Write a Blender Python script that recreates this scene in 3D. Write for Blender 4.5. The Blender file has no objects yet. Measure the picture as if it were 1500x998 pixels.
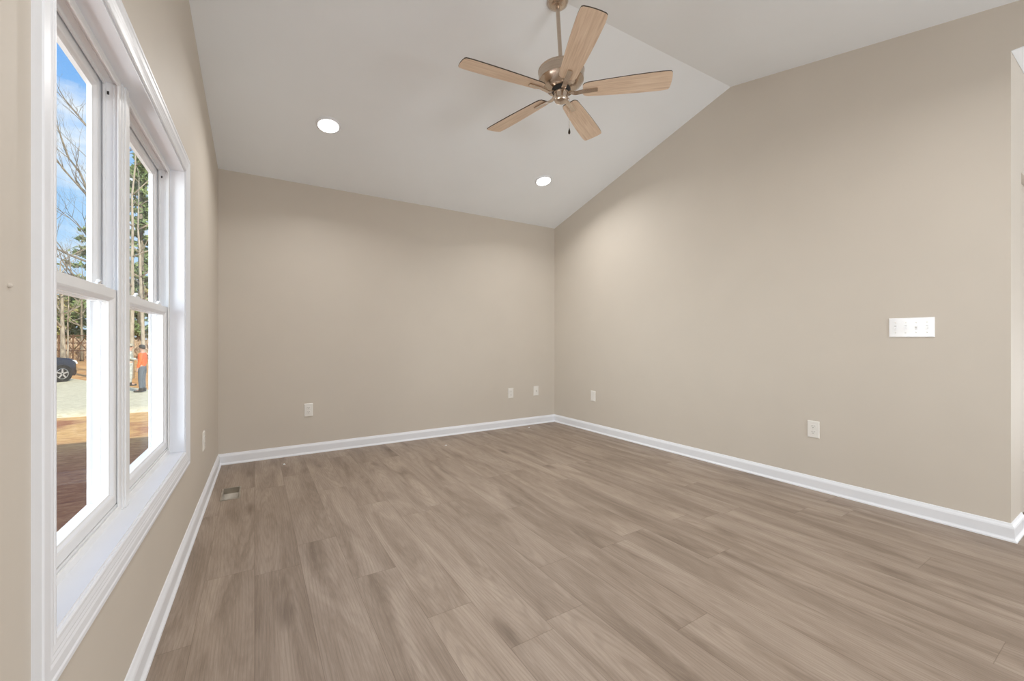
import bpy, bmesh, math, random
from mathutils import Vector, Matrix, noise
C = bpy.context.scene
COL = C.collection
PI = math.pi

# ------------------------------------------------------------------ camera
F_PX = 606.0
YAW = math.radians(31.889)
EYE = 1.035
cd = bpy.data.cameras.new('camera')
cam = bpy.data.objects.new('camera', cd); COL.objects.link(cam)
cam.location = (0, 0, EYE)
cam.rotation_euler = (PI/2, 0, -YAW)
cd.sensor_width = 36.0; cd.sensor_fit = 'HORIZONTAL'
cd.lens = F_PX/1500*36.0
cd.shift_y = -1/1500
cd.clip_start = 0.02; cd.clip_end = 500
C.camera = cam

# ------------------------------------------------------------------ exposure
C.view_settings.view_transform = 'Standard'
C.view_settings.look = 'None'
C.view_settings.gamma = 1.0
C.view_settings.use_curve_mapping = False
C.view_settings.exposure = 0.16
C.cycles.use_denoising = True
C.cycles.max_bounces = 12
C.cycles.diffuse_bounces = 6
C.cycles.sample_clamp_indirect = 6.0

# ------------------------------------------------------------------ sky with clouds
W = bpy.data.worlds.new('world'); C.world = W; W.use_nodes = True
nt = W.node_tree; nt.nodes.clear()
def wn(t, **k):
    n = nt.nodes.new(t)
    for a, b in k.items(): setattr(n, a, b)
    return n
wo = wn('ShaderNodeOutputWorld'); bg = wn('ShaderNodeBackground')
tc = wn('ShaderNodeTexCoord'); sx = wn('ShaderNodeSeparateXYZ')
nt.links.new(tc.outputs['Generated'], sx.inputs[0])
ramp = wn('ShaderNodeValToRGB')
e = ramp.color_ramp.elements
e[0].position = 0.0; e[0].color = (.62, .80, .98, 1)
e[1].position = 0.75; e[1].color = (.055, .22, .72, 1)
x = e.new(0.30); x.color = (.30, .58, .97, 1)
x = e.new(0.52); x.color = (.13, .38, .90, 1)
nt.links.new(sx.outputs['Z'], ramp.inputs[0])
mp = wn('ShaderNodeMapping'); mp.inputs['Scale'].default_value = (1.0, 1.0, 2.2); mp.inputs['Location'].default_value = (.35, .1, .62)
nz = wn('ShaderNodeTexNoise'); nz.inputs['Scale'].default_value = 5.5; nz.inputs['Detail'].default_value = 7; nz.inputs['Roughness'].default_value = .55
nt.links.new(tc.outputs['Generated'], mp.inputs[0]); nt.links.new(mp.outputs[0], nz.inputs['Vector'])
cr = wn('ShaderNodeValToRGB'); cr.color_ramp.elements[0].position = .44; cr.color_ramp.elements[1].position = .62
nt.links.new(nz.outputs['Fac'], cr.inputs[0])
mx = wn('ShaderNodeMixRGB'); mx.inputs[2].default_value = (.93, .95, 1.0, 1)
nt.links.new(cr.outputs[0], mx.inputs[0]); nt.links.new(ramp.outputs[0], mx.inputs[1])
nt.links.new(mx.outputs[0], bg.inputs[0]); bg.inputs[1].default_value = 1.05
nt.links.new(bg.outputs[0], wo.inputs[0])

# ------------------------------------------------------------------ sun (behind the house) and large area lights
def light(name, kind, loc, energy, color=(1, 1, 1), rot=None, **k):
    d = bpy.data.lights.new(name, kind); d.energy = energy; d.color = color
    for a, b in k.items(): setattr(d, a, b)
    o = bpy.data.objects.new(name, d); COL.objects.link(o); o.location = loc
    if rot is not None: o.rotation_euler = rot
    return o
se = math.radians(27.1)
sd = Vector((-.39*math.cos(se), .92*math.cos(se), -math.sin(se)))
sun = light('sun', 'SUN', (0, -10, 12), 4.9, (1, .93, .82), sd.to_track_quat('-Z', 'Y').to_euler(), angle=math.radians(.6))
# rear and hall area lights are added fill, no glazed opening stands behind them
light('fill_rear', 'AREA', (2.2, -2.45, .75), 66, (.93, .97, 1), Vector((0.0, 1, .5)).to_track_quat('-Z', 'Y').to_euler(), shape='RECTANGLE', size=2.0, size_y=1.3)
light('fill_window', 'AREA', (-2.2, 1.25, 1.25), 125, (.93, .97, 1), Vector((1, .1, -.03)).to_track_quat('-Z', 'Y').to_euler(), shape='RECTANGLE', size=2.2, size_y=2.0)  # added lamp outside the window, out of view, boosts the light coming in
light('fill_hall', 'AREA', (5.95, -1.2, .9), 36, (.93, .97, 1), Vector((-1, .12, .35)).to_track_quat('-Z', 'Y').to_euler(), shape='RECTANGLE', size=2.4, size_y=1.7)  # added lamp on the hall side, evens out the two ceiling slopes

# ------------------------------------------------------------------ helpers
def lin(r, g, b):
    f = lambda c: (c/255)/12.92 if c/255 <= .04045 else ((c/255+.055)/1.055)**2.4
    return (f(r), f(g), f(b), 1)

class NT:
    """small node-graph helper"""
    def __init__(s, name):
        s.m = bpy.data.materials.new(name); s.m.use_nodes = True; s.t = s.m.node_tree; s.t.nodes.clear()
        s.out = s.n('ShaderNodeOutputMaterial'); s.b = s.n('ShaderNodeBsdfPrincipled'); s.l(s.b.outputs[0], s.out.inputs[0])
    def n(s, t, **k):
        n = s.t.nodes.new(t)
        for a, b in k.items(): setattr(n, a, b)
        return n
    def l(s, a, b): s.t.links.new(a, b)
    def put(s, v, sock):
        if hasattr(v, 'is_output'): s.l(v, sock)
        else: sock.default_value = v
    def math(s, op, a, b=0.0, c=0.0):
        n = s.n('ShaderNodeMath', operation=op)
        s.put(a, n.inputs[0]); s.put(b, n.inputs[1]); s.put(c, n.inputs[2]); return n.outputs[0]
    def mix(s, f, a, b, mode='MIX'):
        n = s.n('ShaderNodeMixRGB', blend_type=mode); s.put(f, n.inputs[0]); s.put(a, n.inputs[1]); s.put(b, n.inputs[2]); return n.outputs[0]
    def ramp(s, f, stops):
        n = s.n('ShaderNodeValToRGB'); el = n.color_ramp.elements
        while len(el) < len(stops): el.new(.5)
        for q, (p, c) in zip(el, stops): q.position = p; q.color = c if len(c) == 4 else (*c, 1)
        s.put(f, n.inputs[0]); return n.outputs[0]
    def noise(s, vec, scale, detail=3, rough=.5, dist=0):
        n = s.n('ShaderNodeTexNoise'); n.inputs['Scale'].default_value = scale; n.inputs['Detail'].default_value = detail
        n.inputs['Roughness'].default_value = rough; n.inputs['Distortion'].default_value = dist
        if vec is not None: s.l(vec, n.inputs['Vector'])
        return n.outputs['Fac']
    def coord(s, which='Object'): return s.n('ShaderNodeTexCoord').outputs[which]
    def mapping(s, vec, scale=(1, 1, 1), loc=(0, 0, 0), rot=(0, 0, 0)):
        n = s.n('ShaderNodeMapping'); n.inputs['Scale'].default_value = scale; n.inputs['Location'].default_value = loc; n.inputs['Rotation'].default_value = rot
        s.put(vec, n.inputs['Vector']); return n.outputs[0]
    def comb(s, x, y, z=0.0):
        n = s.n('ShaderNodeCombineXYZ'); s.put(x, n.inputs[0]); s.put(y, n.inputs[1]); s.put(z, n.inputs[2]); return n.outputs[0]
    def bump(s, h, strength=.1, dist=.01):
        n = s.n('ShaderNodeBump'); n.inputs['Strength'].default_value = strength; n.inputs['Distance'].default_value = dist
        s.l(h, n.inputs['Height']); s.l(n.outputs[0], s.b.inputs['Normal'])
    def set(s, **k):
        for a, v in k.items(): s.put(v, s.b.inputs[a.replace('_', ' ')])

def plain(name, col, rough=.5, metal=0., var=.06, scale=12, bump=0., bscale=200):
    """procedural surface: base colour with a faint mottle and optional fine bump"""
    g = NT(name); c = g.coord()
    f = g.noise(c, scale, 3)
    d = tuple(max(0, v*(1-var)) for v in col[:3])+(1,); u = tuple(min(1, v*(1+var)) for v in col[:3])+(1,)
    g.set(Base_Color=g.ramp(f, [(.3, d), (.7, u)]), Roughness=rough, Metallic=metal)
    if bump: g.bump(g.noise(c, bscale, 2), bump, .002)
    return g.m

M = {}
M['wall'] = plain('beige_wall_paint', (.625, .57, .50, 1), .62, var=.012, scale=3, bump=.05, bscale=350)
M['ceiling'] = plain('flat_white_ceiling_paint', (.89, .925, .96, 1), .85, var=.008, scale=3, bump=.05, bscale=300)
M['trim'] = plain('white_semi_gloss_trim_paint', (.83, .85, .895, 1), .42, var=.012, scale=8)
M['vinyl'] = plain('white_vinyl', (.83, .84, .855, 1), .4, var=.01, scale=15)
M['plate'] = plain('white_plastic_plate', (.83, .81, .77, 1), .3, var=.01)
M['plate_white'] = plain('bright_white_plastic', (.90, .90, .91, 1), .12, var=.01)
M['dark'] = plain('dark_slot', (.02, .02, .02, 1), .6)
M['greyhole'] = plain('grey_slot', (.16, .15, .14, 1), .6)
M['siding'] = plain('light_siding', (.6, .6, .58, 1), .6)
M['shingle'] = plain('roof_shingle', (.08, .08, .085, 1), .9, var=.4, scale=20)

# ---- wood-look vinyl plank floor: planks .18 x 1.22 m running along y
g = NT('oak_vinyl_plank'); c = g.coord(); s3 = g.n('ShaderNodeSeparateXYZ'); g.l(c, s3.inputs[0])
PWID, PLEN = .182, 1.22
xr = g.math('DIVIDE', s3.outputs['X'], PWID); row = g.math('FLOOR', xr); fx = g.math('FRACT', xr)
wn1 = g.n('ShaderNodeTexWhiteNoise', noise_dimensions='1D'); g.l(row, wn1.inputs['W'])
yo = g.math('ADD', g.math('DIVIDE', s3.outputs['Y'], PLEN), g.math('MULTIPLY', wn1.outputs['Value'], 7.3))
pl = g.math('FLOOR', yo); fy = g.math('FRACT', yo)
wn2 = g.n('ShaderNodeTexWhiteNoise', noise_dimensions='2D'); g.l(g.comb(row, pl), wn2.inputs['Vector'])
rnd = wn2.outputs['Value']
off = g.math('MULTIPLY', rnd, 37.0)
gv = g.comb(g.math('ADD', s3.outputs['X'], off), g.math('ADD', s3.outputs['Y'], g.math('MULTIPLY', off, 1.7)), off)
broad = g.noise(g.mapping(gv, (9, 1.3, 1)), 1.0, 5, .58, .8)           # wide light / dark clouds along the grain
fine = g.noise(g.mapping(gv, (300, 8, 1)), 1.0, 5, .65, .6)          # fine grain lines
pores = g.noise(g.mapping(gv, (420, 14, 1)), 1.0, 2, .6)
wv = g.n('ShaderNodeTexWave', wave_type='RINGS', rings_direction='Z'); sc_ = g.n('ShaderNodeSeparateColor'); g.l(wn2.outputs['Color'], sc_.inputs[0])
lx = g.math('ADD', g.math('MULTIPLY', g.math('SUBTRACT', fx, .5), PWID), g.math('MULTIPLY', g.math('SUBTRACT', sc_.outputs[1], .5), .16))
ly = g.math('ADD', g.math('MULTIPLY', g.math('SUBTRACT', fy, .5), PLEN), g.math('MULTIPLY', g.math('SUBTRACT', sc_.outputs[2], .5), 1.1))
g.l(g.mapping(g.comb(lx, ly, off), (7, .55, 1)), wv.inputs['Vector'])
wv.inputs['Scale'].default_value = 4.2; wv.inputs['Distortion'].default_value = 3.2; wv.inputs['Detail'].default_value = 3.0; wv.inputs['Detail Scale'].default_value = 1.6
vo = g.n('ShaderNodeTexVoronoi'); g.l(g.mapping(gv, (4.2, 1.15, 1)), vo.inputs['Vector']); vo.inputs['Scale'].default_value = 1.0
knot = g.ramp(vo.outputs['Distance'], [(.0, (1, 1, 1)), (.05, (.55, .55, .55)), (.16, (0, 0, 0))])
base = g.ramp(broad, [(.25, lin(122, 107, 94)), (.42, lin(150, 134, 120)), (.58, lin(168, 152, 138)), (.75, lin(180, 165, 151))])
base = g.mix(g.math('MULTIPLY', g.ramp(fine, [(.42, (0, 0, 0)), (.68, (1, 1, 1))]), .28), base, lin(112, 99, 87))
base = g.mix(g.math('MULTIPLY', g.ramp(wv.outputs['Fac'], [(.55, (0, 0, 0)), (.95, (1, 1, 1))]), .17), base, lin(108, 95, 84))
base = g.mix(g.math('MULTIPLY', g.ramp(pores, [(.58, (0, 0, 0)), (.7, (1, 1, 1))]), .22), base, lin(190, 176, 160))
base = g.mix(g.math('MULTIPLY', knot, .85), base, lin(84, 68, 56))
tint = g.ramp(rnd, [(0, (.93, .92, .91)), (.5, (1.0, 1.0, 1.0)), (1, (1.06, 1.06, 1.055))])
base = g.mix(1.0, base, tint, 'MULTIPLY')
sxm = g.math('MINIMUM', fx, g.math('SUBTRACT', 1.0, fx)); sym = g.math('MINIMUM', fy, g.math('SUBTRACT', 1.0, fy))
seam = g.math('MAXIMUM', g.math('LESS_THAN', sxm, .006), g.math('LESS_THAN', sym, .0010))
base = g.mix(g.math('MULTIPLY', seam, .38), base, lin(92, 76, 64))
g.set(Base_Color=base, Roughness=g.ramp(fine, [(.3, (.40, .40, .40)), (.7, (.52, .52, .52))]))
g.b.inputs['Specular IOR Level'].default_value = .35
g.bump(g.math('SUBTRACT', fine, g.math('MULTIPLY', seam, 1.5)), .06, .002)
M['floor'] = g.m

# ---- fan blade oak, brushed nickel
g = NT('light_oak_blade'); c = g.coord(); 
gr = g.noise(g.mapping(c, (3.0, 70, 10)), 1.0, 5, .6, .8); g2 = g.noise(g.mapping(c, (9, 260, 10)), 1, 3, .6)
b_ = g.ramp(gr, [(.25, lin(204, 176, 150)), (.5, lin(228, 204, 180)), (.75, lin(240, 219, 197))])
b_ = g.mix(g.math('MULTIPLY', g.ramp(g2, [(.5, (0, 0, 0)), (.7, (1, 1, 1))]), .25), b_, lin(184, 152, 126))
g.set(Base_Color=b_, Roughness=.5); M['blade'] = g.m
M['blade_edge'] = plain('dark_brown_blade_edge', (.045, .03, .02, 1), .5)
g = NT('brushed_nickel'); c = g.coord(); st = g.noise(g.mapping(c, (4, 4, 300)), 1.0, 2)
g.set(Base_Color=g.ramp(st, [(.3, (.56, .47, .39, 1)), (.7, (.66, .56, .47, 1))]), Metallic=1.0, Roughness=.24); M['nickel'] = g.m
M['bronze'] = plain('dark_bronze', (.05, .035, .025, 1), .35, .8)
g = NT('galvanised_steel'); c = g.coord(); f = g.noise(c, 18, 4)
g.set(Base_Color=g.ramp(f, [(.3, (.48, .45, .40, 1)), (.7, (.70, .67, .61, 1))]), Metallic=1.0, Roughness=.33); M['galv'] = g.m
g = NT('lamp_diffuser'); g.set(Base_Color=(1, 1, 1, 1)); g.put((1, .98, .94, 1), g.b.inputs['Emission Color']); g.b.inputs['Emission Strength'].default_value = 6.0; M['lamp'] = g.m
# ---- window glass: clear pane, reflection by Fresnel
g = NT('window_glass'); tr = g.n('ShaderNodeBsdfTransparent'); tr.inputs[0].default_value = (.97, .985, .975, 1)
gl = g.n('ShaderNodeBsdfGlossy'); gl.inputs['Roughness'].default_value = .01
fr = g.n('ShaderNodeFresnel'); fr.inputs['IOR'].default_value = 1.32
ms = g.n('ShaderNodeMixShader'); g.l(g.math('MULTIPLY', fr.outputs[0], .12), ms.inputs[0]); g.l(tr.outputs[0], ms.inputs[1]); g.l(gl.outputs[0], ms.inputs[2]); g.l(ms.outputs[0], g.out.inputs[0])
M['glass'] = g.m

# ---- outdoor materials
def mottled(name, stops, scale, rough=.9, stretch=(1, 1, 1), bump=.4, detail=6, bdist=.05):
    g = NT(name); c = g.coord(); f = g.noise(g.mapping(c, stretch), scale, detail, .65)
    g.set(Base_Color=g.ramp(f, stops), Roughness=rough); g.b.inputs['Specular IOR Level'].default_value = .15
    if bump: g.bump(f, bump, bdist)
    return g.m
g = NT('clay_soil_with_straw'); c = g.coord()
f1 = g.noise(c, .55, 6, .6); f2 = g.noise(g.mapping(c, (1, 2.2, 1)), 5.5, 6, .7)
a_ = g.ramp(f2, [(.3, lin(136, 80, 54)), (.5, lin(176, 116, 76)), (.7, lin(205, 150, 104))])
b_ = g.ramp(f2, [(.3, lin(190, 140, 84)), (.5, lin(226, 178, 112)), (.7, lin(240, 204, 146))])
sy_ = g.n('ShaderNodeSeparateXYZ'); g.l(c, sy_.inputs[0])
far_ = g.n('ShaderNodeMapRange'); g.l(sy_.outputs['Y'], far_.inputs[0]); far_.inputs[1].default_value = 9.0; far_.inputs[2].default_value = 12.5
g.set(Base_Color=g.mix(g.math('MULTIPLY', far_.outputs[0], g.ramp(f1, [(.40, (0, 0, 0)), (.54, (1, 1, 1))])), a_, b_), Roughness=.95); g.bump(f2, .4, .01); M['soil'] = g.m
M['straw'] = mottled('straw_lawn', [(.25, lin(188, 128, 78)), (.5, lin(216, 164, 104)), (.75, lin(232, 190, 132))], 1.6, stretch=(1, .6, 1), bdist=.008)
M['gravel'] = mottled('pale_gravel', [(.25, lin(190, 178, 144)), (.5, lin(222, 212, 178)), (.75, lin(238, 230, 200))], 9, detail=8, bump=.15, bdist=.008)
M['leafdark'] = mottled('evergreen_needles', [(.3, lin(84, 100, 66)), (.5, lin(128, 146, 96)), (.7, lin(170, 182, 128))], 1.2, bump=0)
M['leafolive'] = mottled('olive_foliage', [(.3, lin(134, 132, 84)), (.5, lin(178, 174, 118)), (.7, lin(214, 206, 156))], .9, bump=0)
M['brush'] = mottled('dry_brush', [(.3, lin(150, 126, 102)), (.5, lin(196, 170, 140)), (.7, lin(224, 202, 172))], 1.4, bump=0)
M['bark'] = mottled('pale_bark', [(.3, lin(136, 126, 110)), (.55, lin(176, 166, 148)), (.8, lin(204, 196, 178))], 6, stretch=(1, 1, .3), bump=.3)
M['barkgrey'] = mottled('grey_bark', [(.3, lin(96, 88, 76)), (.55, lin(140, 130, 114)), (.8, lin(176, 166, 148))], 6, stretch=(1, 1, .3), bump=.3)
M['timber'] = mottled('weathered_timber', [(.3, lin(96, 72, 54)), (.6, lin(134, 104, 80))], 5, bump=.2)

# ---- mesh helpers
def link(name, bm, mat, parent=None, loc=None, smooth=False, rot=None):
    me = bpy.data.meshes.new(name)
    bmesh.ops.recalc_face_normals(bm, faces=bm.faces[:])
    bm.to_mesh(me); bm.free()
    mats = mat if isinstance(mat, (list, tuple)) else [mat]
    for m in mats: me.materials.append(m)
    if smooth:
        for p in me.polygons: p.use_smooth = True
    o = bpy.data.objects.new(name, me); COL.objects.link(o)
    if parent is not None: o.parent = parent
    if loc is not None: o.location = loc
    if rot is not None: o.rotation_euler = rot
    return o
def smooth_by_angle(o, deg=35):
    me = o.data
    for p in me.polygons: p.use_smooth = True
    me.set_sharp_from_angle(angle=math.radians(deg))
def empty(name, loc, rotz=0, label=None, cat=None, group=None, kind=None):
    o = bpy.data.objects.new(name, None); COL.objects.link(o); o.location = loc; o.rotation_euler = (0, 0, rotz); o.empty_display_size = .1
    return tag(o, label, cat, group, kind)
def tag(o, label=None, cat=None, group=None, kind=None):
    if label: o['label'] = label
    if cat: o['category'] = cat
    if group: o['group'] = group
    if kind: o['kind'] = kind
    return o
def struct(o, label, cat): return tag(o, label, cat, None, 'structure')
def box(bm, x0, x1, y0, y1, z0, z1, f=None, bev=0, mi=0):
    pts = [(x, y, z) for z in (z0, z1) for (x, y) in ((x0, y0), (x1, y0), (x1, y1), (x0, y1))]
    if f: pts = [f(*p) for p in pts]
    v = [bm.verts.new(p) for p in pts]
    fs = [bm.faces.new([v[i] for i in q]) for q in ((3, 2, 1, 0), (4, 5, 6, 7), (0, 1, 5, 4), (1, 2, 6, 5), (2, 3, 7, 6), (3, 0, 4, 7))]
    for q in fs: q.material_index = mi
    if bev:
        es = list({e_ for q in fs for e_ in q.edges})
        bmesh.ops.bevel(bm, geom=es, offset=bev, segments=2, profile=.6, affect='EDGES')
def prism(bm, poly, d0, d1, f, mi=0):
    """poly of (a, b) extruded along third axis from d0 to d1, placed by f(a, d, b)"""
    a = [bm.verts.new(f(p[0], d0, p[1])) for p in poly]; b = [bm.verts.new(f(p[0], d1, p[1])) for p in poly]
    n = len(poly); fs = [bm.faces.new(a), bm.faces.new(b[::-1])]
    for i in range(n): fs.append(bm.faces.new([a[i], a[(i+1) % n], b[(i+1) % n], b[i]]))
    for q in fs: q.material_index = mi
def ring(bm, a0, a1, b0, b1, prof, f):
    """closed profile [(inward, depth)] swept round a rectangle with mitred corners; f(a, depth, b)"""
    loops = []
    for sa, sb in ((0, 0), (1, 0), (1, 1), (0, 1)):
        loops.append([bm.verts.new(f((a0+i if sa == 0 else a1-i), d, (b0+i if sb == 0 else b1-i))) for i, d in prof])
    n = len(prof)
    for k in range(4):
        A, B = loops[k], loops[(k+1) % 4]
        for i in range(n): bm.faces.new([A[i], A[(i+1) % n], B[(i+1) % n], B[i]])
def lathe(bm, prof, seg=32, cx=0, cy=0, mi=0, cap=True):
    rings = []
    for r, z in prof:
        if r < 1e-6: rings.append([bm.verts.new((cx, cy, z))])
        else: rings.append([bm.verts.new((cx+r*math.cos(2*PI*i/seg), cy+r*math.sin(2*PI*i/seg), z)) for i in range(seg)])
    for A, B in zip(rings, rings[1:]):
        for i in range(seg):
            j = (i+1) % seg
            if len(A) == 1 and len(B) == 1: continue
            if len(A) == 1: q = [A[0], B[j], B[i]]
            elif len(B) == 1: q = [A[i], A[j], B[0]]
            else: q = [A[i], A[j], B[j], B[i]]
            bm.faces.new(q).material_index = mi
    if cap:
        for R_ in (rings[0], rings[-1]):
            if len(R_) > 2: bm.faces.new(R_).material_index = mi
def tube(bm, pts, radii, seg=8, mi=0):
    pts = [Vector(p) for p in pts]
    if not isinstance(radii, (list, tuple)): radii = [radii]*len(pts)
    prev = None; rings = []
    for i, p in enumerate(pts):
        t = (pts[min(i+1, len(pts)-1)]-pts[max(i-1, 0)])
        if t.length < 1e-9: t = Vector((0, 0, 1))
        t.normalize()
        if prev is None: u = t.orthogonal().normalized()
        else:
            u = prev-t*prev.dot(t); u = u.normalized() if u.length > 1e-6 else t.orthogonal().normalized()
        prev = u; w = t.cross(u)
        rings.append([bm.verts.new(p+(u*math.cos(2*PI*k/seg)+w*math.sin(2*PI*k/seg))*radii[i]) for k in range(seg)])
    for A, B in zip(rings, rings[1:]):
        for k in range(seg): bm.faces.new([A[k], A[(k+1) % seg], B[(k+1) % seg], B[k]]).material_index = mi
    bm.faces.new(rings[0][::-1]).material_index = mi; bm.faces.new(rings[-1]).material_index = mi

# ------------------------------------------------------------------ room frames
AL = math.radians(1.11)
CLX, CRX, YB = -.256, 3.235, 4.177
dl = Vector((-math.sin(AL), -math.cos(AL), 0)); nl = Vector((math.cos(AL), -math.sin(AL), 0))
dr = Vector((math.sin(AL), -math.cos(AL), 0)); nr = Vector((-math.cos(AL), -math.sin(AL), 0))
cl = Vector((CLX, YB, 0)); crn = Vector((CRX, YB, 0))
def L(s, d, z): return cl+dl*s+nl*d+Vector((0, 0, z))          # left wall: s from the back corner, d into the room
def R(s, d, z): return crn+dr*s+nr*d+Vector((0, 0, z))
def B(x, d, z): return Vector((x, YB-d, z))
EAVE = 2.448
KL, KR, K2 = .213, .2826, .217
RL, RR = 2.3, 2.265                                             # distance of the ridge from the back wall, left and right
S_END, Y_REAR = 6.8, -2.6
S_HALL = 3.726                                                  # the right wall ends here
def ceil_s(u, s):
    k = KL+(KR-KL)*u; r = RL+(RR-RL)*u
    z = EAVE+k*s if s <= r else EAVE+k*r-K2*(s-r)
    return max(z, EAVE) if s > r else z

# ---- floor with the duct opening cut out
bm = bmesh.new()
VX0, VX1, VY0, VY1 = -.186, -.084, 3.236, 3.486
xs = [-1.0, VX0, VX1, 6.6]; ys = [Y_REAR-.3, VY0, VY1, YB+.15]
for i in range(3):
    for j in range(3):
        if i == 1 and j == 1: continue
        a0 = xs[i] if i else -.45
        prism(bm, [(a0, ys[j]), (xs[i+1], ys[j]), (xs[i+1], ys[j+1]), (a0, ys[j+1])], -.25, 0, lambda a, d, b: (a, b, d))
struct(link('floor', bm, M['floor']), 'grey brown wood-look vinyl plank floor', 'floor')

# ---- ceiling: two slopes meeting at a ridge, flat over the kitchen side
bm = bmesh.new()
NU = 10
def ceilpt(u, s): return L(s, -.0, 0).lerp(R(s, 0, 0), u)+Vector((0, 0, ceil_s(min(1, max(0, u)), s)))
SS = [-.02]+[.35*i for i in range(1, 6)]
lo, hi = [], []
us = [-.03]+[i/NU for i in range(NU+1)]+[1.03]
for u in us:
    r = RL+(RR-RL)*min(1, max(0, u)); k = KL+(KR-KL)*min(1, max(0, u)); flat = r+(k*r)/K2
    col = [ceilpt(u, s) for s in (-.02, r*.25, r*.5, r*.75, r, (r+flat)/2, flat, S_END)]
    lo.append([bm.verts.new(p) for p in col]); hi.append([bm.verts.new(p+Vector((0, 0, .07))) for p in col])
n = len(lo[0])
for i in range(len(us)-1):
    for j in range(n-1):
        bm.faces.new([lo[i][j], lo[i+1][j], lo[i+1][j+1], lo[i][j+1]]); bm.faces.new([hi[i][j], hi[i][j+1], hi[i+1][j+1], hi[i+1][j]])
for j in range(n-1):
    bm.faces.new([lo[0][j], lo[0][j+1], hi[0][j+1], hi[0][j]]); bm.faces.new([lo[-1][j], hi[-1][j], hi[-1][j+1], lo[-1][j+1]])
for i in range(len(us)-1):
    bm.faces.new([lo[i][0], hi[i][0], hi[i+1][0], lo[i+1][0]]); bm.faces.new([lo[i][-1], lo[i+1][-1], hi[i+1][-1], hi[i][-1]])
struct(link('ceiling', bm, M['ceiling']), 'smooth white vaulted ceiling', 'ceiling')

# ---- left gable wall with the window opening
WS0, WS1, WZ0, WZ1 = 1.645, 3.098, .486, 1.854
def gable(bm, breaks, zbot, ztop, f, d0, d1):
    for a, b in zip(breaks, breaks[1:]):
        for z0, z1a, z1b in zbot(a, b):
            prism(bm, [(a, z0), (b, z0), (b, z1b if z1b is not None else ztop(b)), (a, z1a if z1a is not None else ztop(a))], d0, d1, f)
bm = bmesh.new()
flatL = RL+KL*RL/K2
topL = lambda s: ceil_s(0, max(0, s))+.06
def zl(a, b):
    if a >= WS0-1e-6 and b <= WS1+1e-6: return [(-.6, WZ0, WZ0), (WZ1, None, None)]
    return [(-.6, None, None)]
gable(bm, [-.14, 0, WS0, RL, WS1, flatL, S_END], zl, topL, L, -.122, 0)
o = struct(link('wall_left', bm, M['wall']), 'beige gable wall with the twin window', 'wall')
bm = bmesh.new(); bmesh.ops.create_icosphere(bm, subdivisions=2, radius=.004)
link('paint_nib', bm, M['wall'], o, L(3.237, .001, 1.118), True)

# ---- right gable wall, its end and the header over the opening
bm = bmesh.new()
topR = lambda s: ceil_s(1, max(0, s))+.06
HALLZ = 2.521
flatR = RR+KR*RR/K2
def zr(a, b): return [(-.1, None, None)] if b <= S_HALL+1e-6 else [(HALLZ+.003, None, None)]
gable(bm, [-.14, 0, RR, S_HALL-.003, flatR-.34], zr, topR, R, -.12, 0)
struct(link('wall_right', bm, M['wall']), 'beige gable wall with the switch plate', 'wall')

# ---- back wall
bm = bmesh.new(); box(bm, CLX-.15, CRX+.15, YB, YB+.14, -.6, EAVE+.06)
struct(link('wall_back', bm, M['wall']), 'beige wall under the low eave', 'wall')

# ---- rear wall and the hall
bm = bmesh.new(); box(bm, -.75, 6.5, Y_REAR-.12, Y_REAR, -.1, 2.75)
struct(link('wall_rear', bm, M['wall']), 'beige wall behind the viewer', 'wall')
HX = R(S_HALL, 0, 0)
bm = bmesh.new()
DX0, DX1, DZ = 3.575, 4.35, 1.955
for x0, x1, z0, z1 in ((HX.x+.0005, DX0, -.1, HALLZ+.2), (DX0, DX1, DZ, HALLZ+.2), (DX1, 6.2, -.1, HALLZ+.2)):
    box(bm, x0, x1, HX.y, HX.y+.12, z0, z1)
struct(link('wall_hall', bm, M['wall']), 'beige wall running off beside the opening', 'wall')
bm = bmesh.new(); box(bm, 6.1, 6.2, Y_REAR, HX.y, -.1, HALLZ+.2)
struct(link('wall_hall_end', bm, M['wall']), 'beige wall at the far end of the hall', 'wall')
bm = bmesh.new(); box(bm, HX.x+.001, 6.2, Y_REAR, HX.y-.001, HALLZ, HALLZ+.08)
struct(link('ceiling_hall', bm, M['ceiling']), 'flat white ceiling of the hall', 'ceiling')
bm = bmesh.new(); box(bm, DX0+.004, DX1-.004, HX.y+.03, HX.y+.07, .008, DZ-.004, bev=.003)
d_ = struct(link('door_1', bm, M['wall']), 'beige door beside the hall opening', 'door')
bm = bmesh.new(); lathe(bm, [(.0, 0), (.03, 0), (.03, .006), (.012, .012), (.012, .03), (.026, .045), (.022, .06), (0, .064)], 20)
o = link('door_knob', bm, M['nickel'], d_, (DX1-.07, HX.y+.03, .95), True, (PI/2, 0, 0))

# ---- roof over the house (casts the shade on the ground outside)
bm = bmesh.new()
prism(bm, [(YB+.60, 2.60), (1.95, 3.42), (Y_REAR-.6, 2.72), (Y_REAR-.6, 2.82), (1.95, 3.55), (YB+.60, 2.71)], -.80, 6.9, lambda a, d, b: (d, a, b))
struct(link('roof', bm, M['shingle']), 'dark shingle roof over the house', 'roof')

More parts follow.
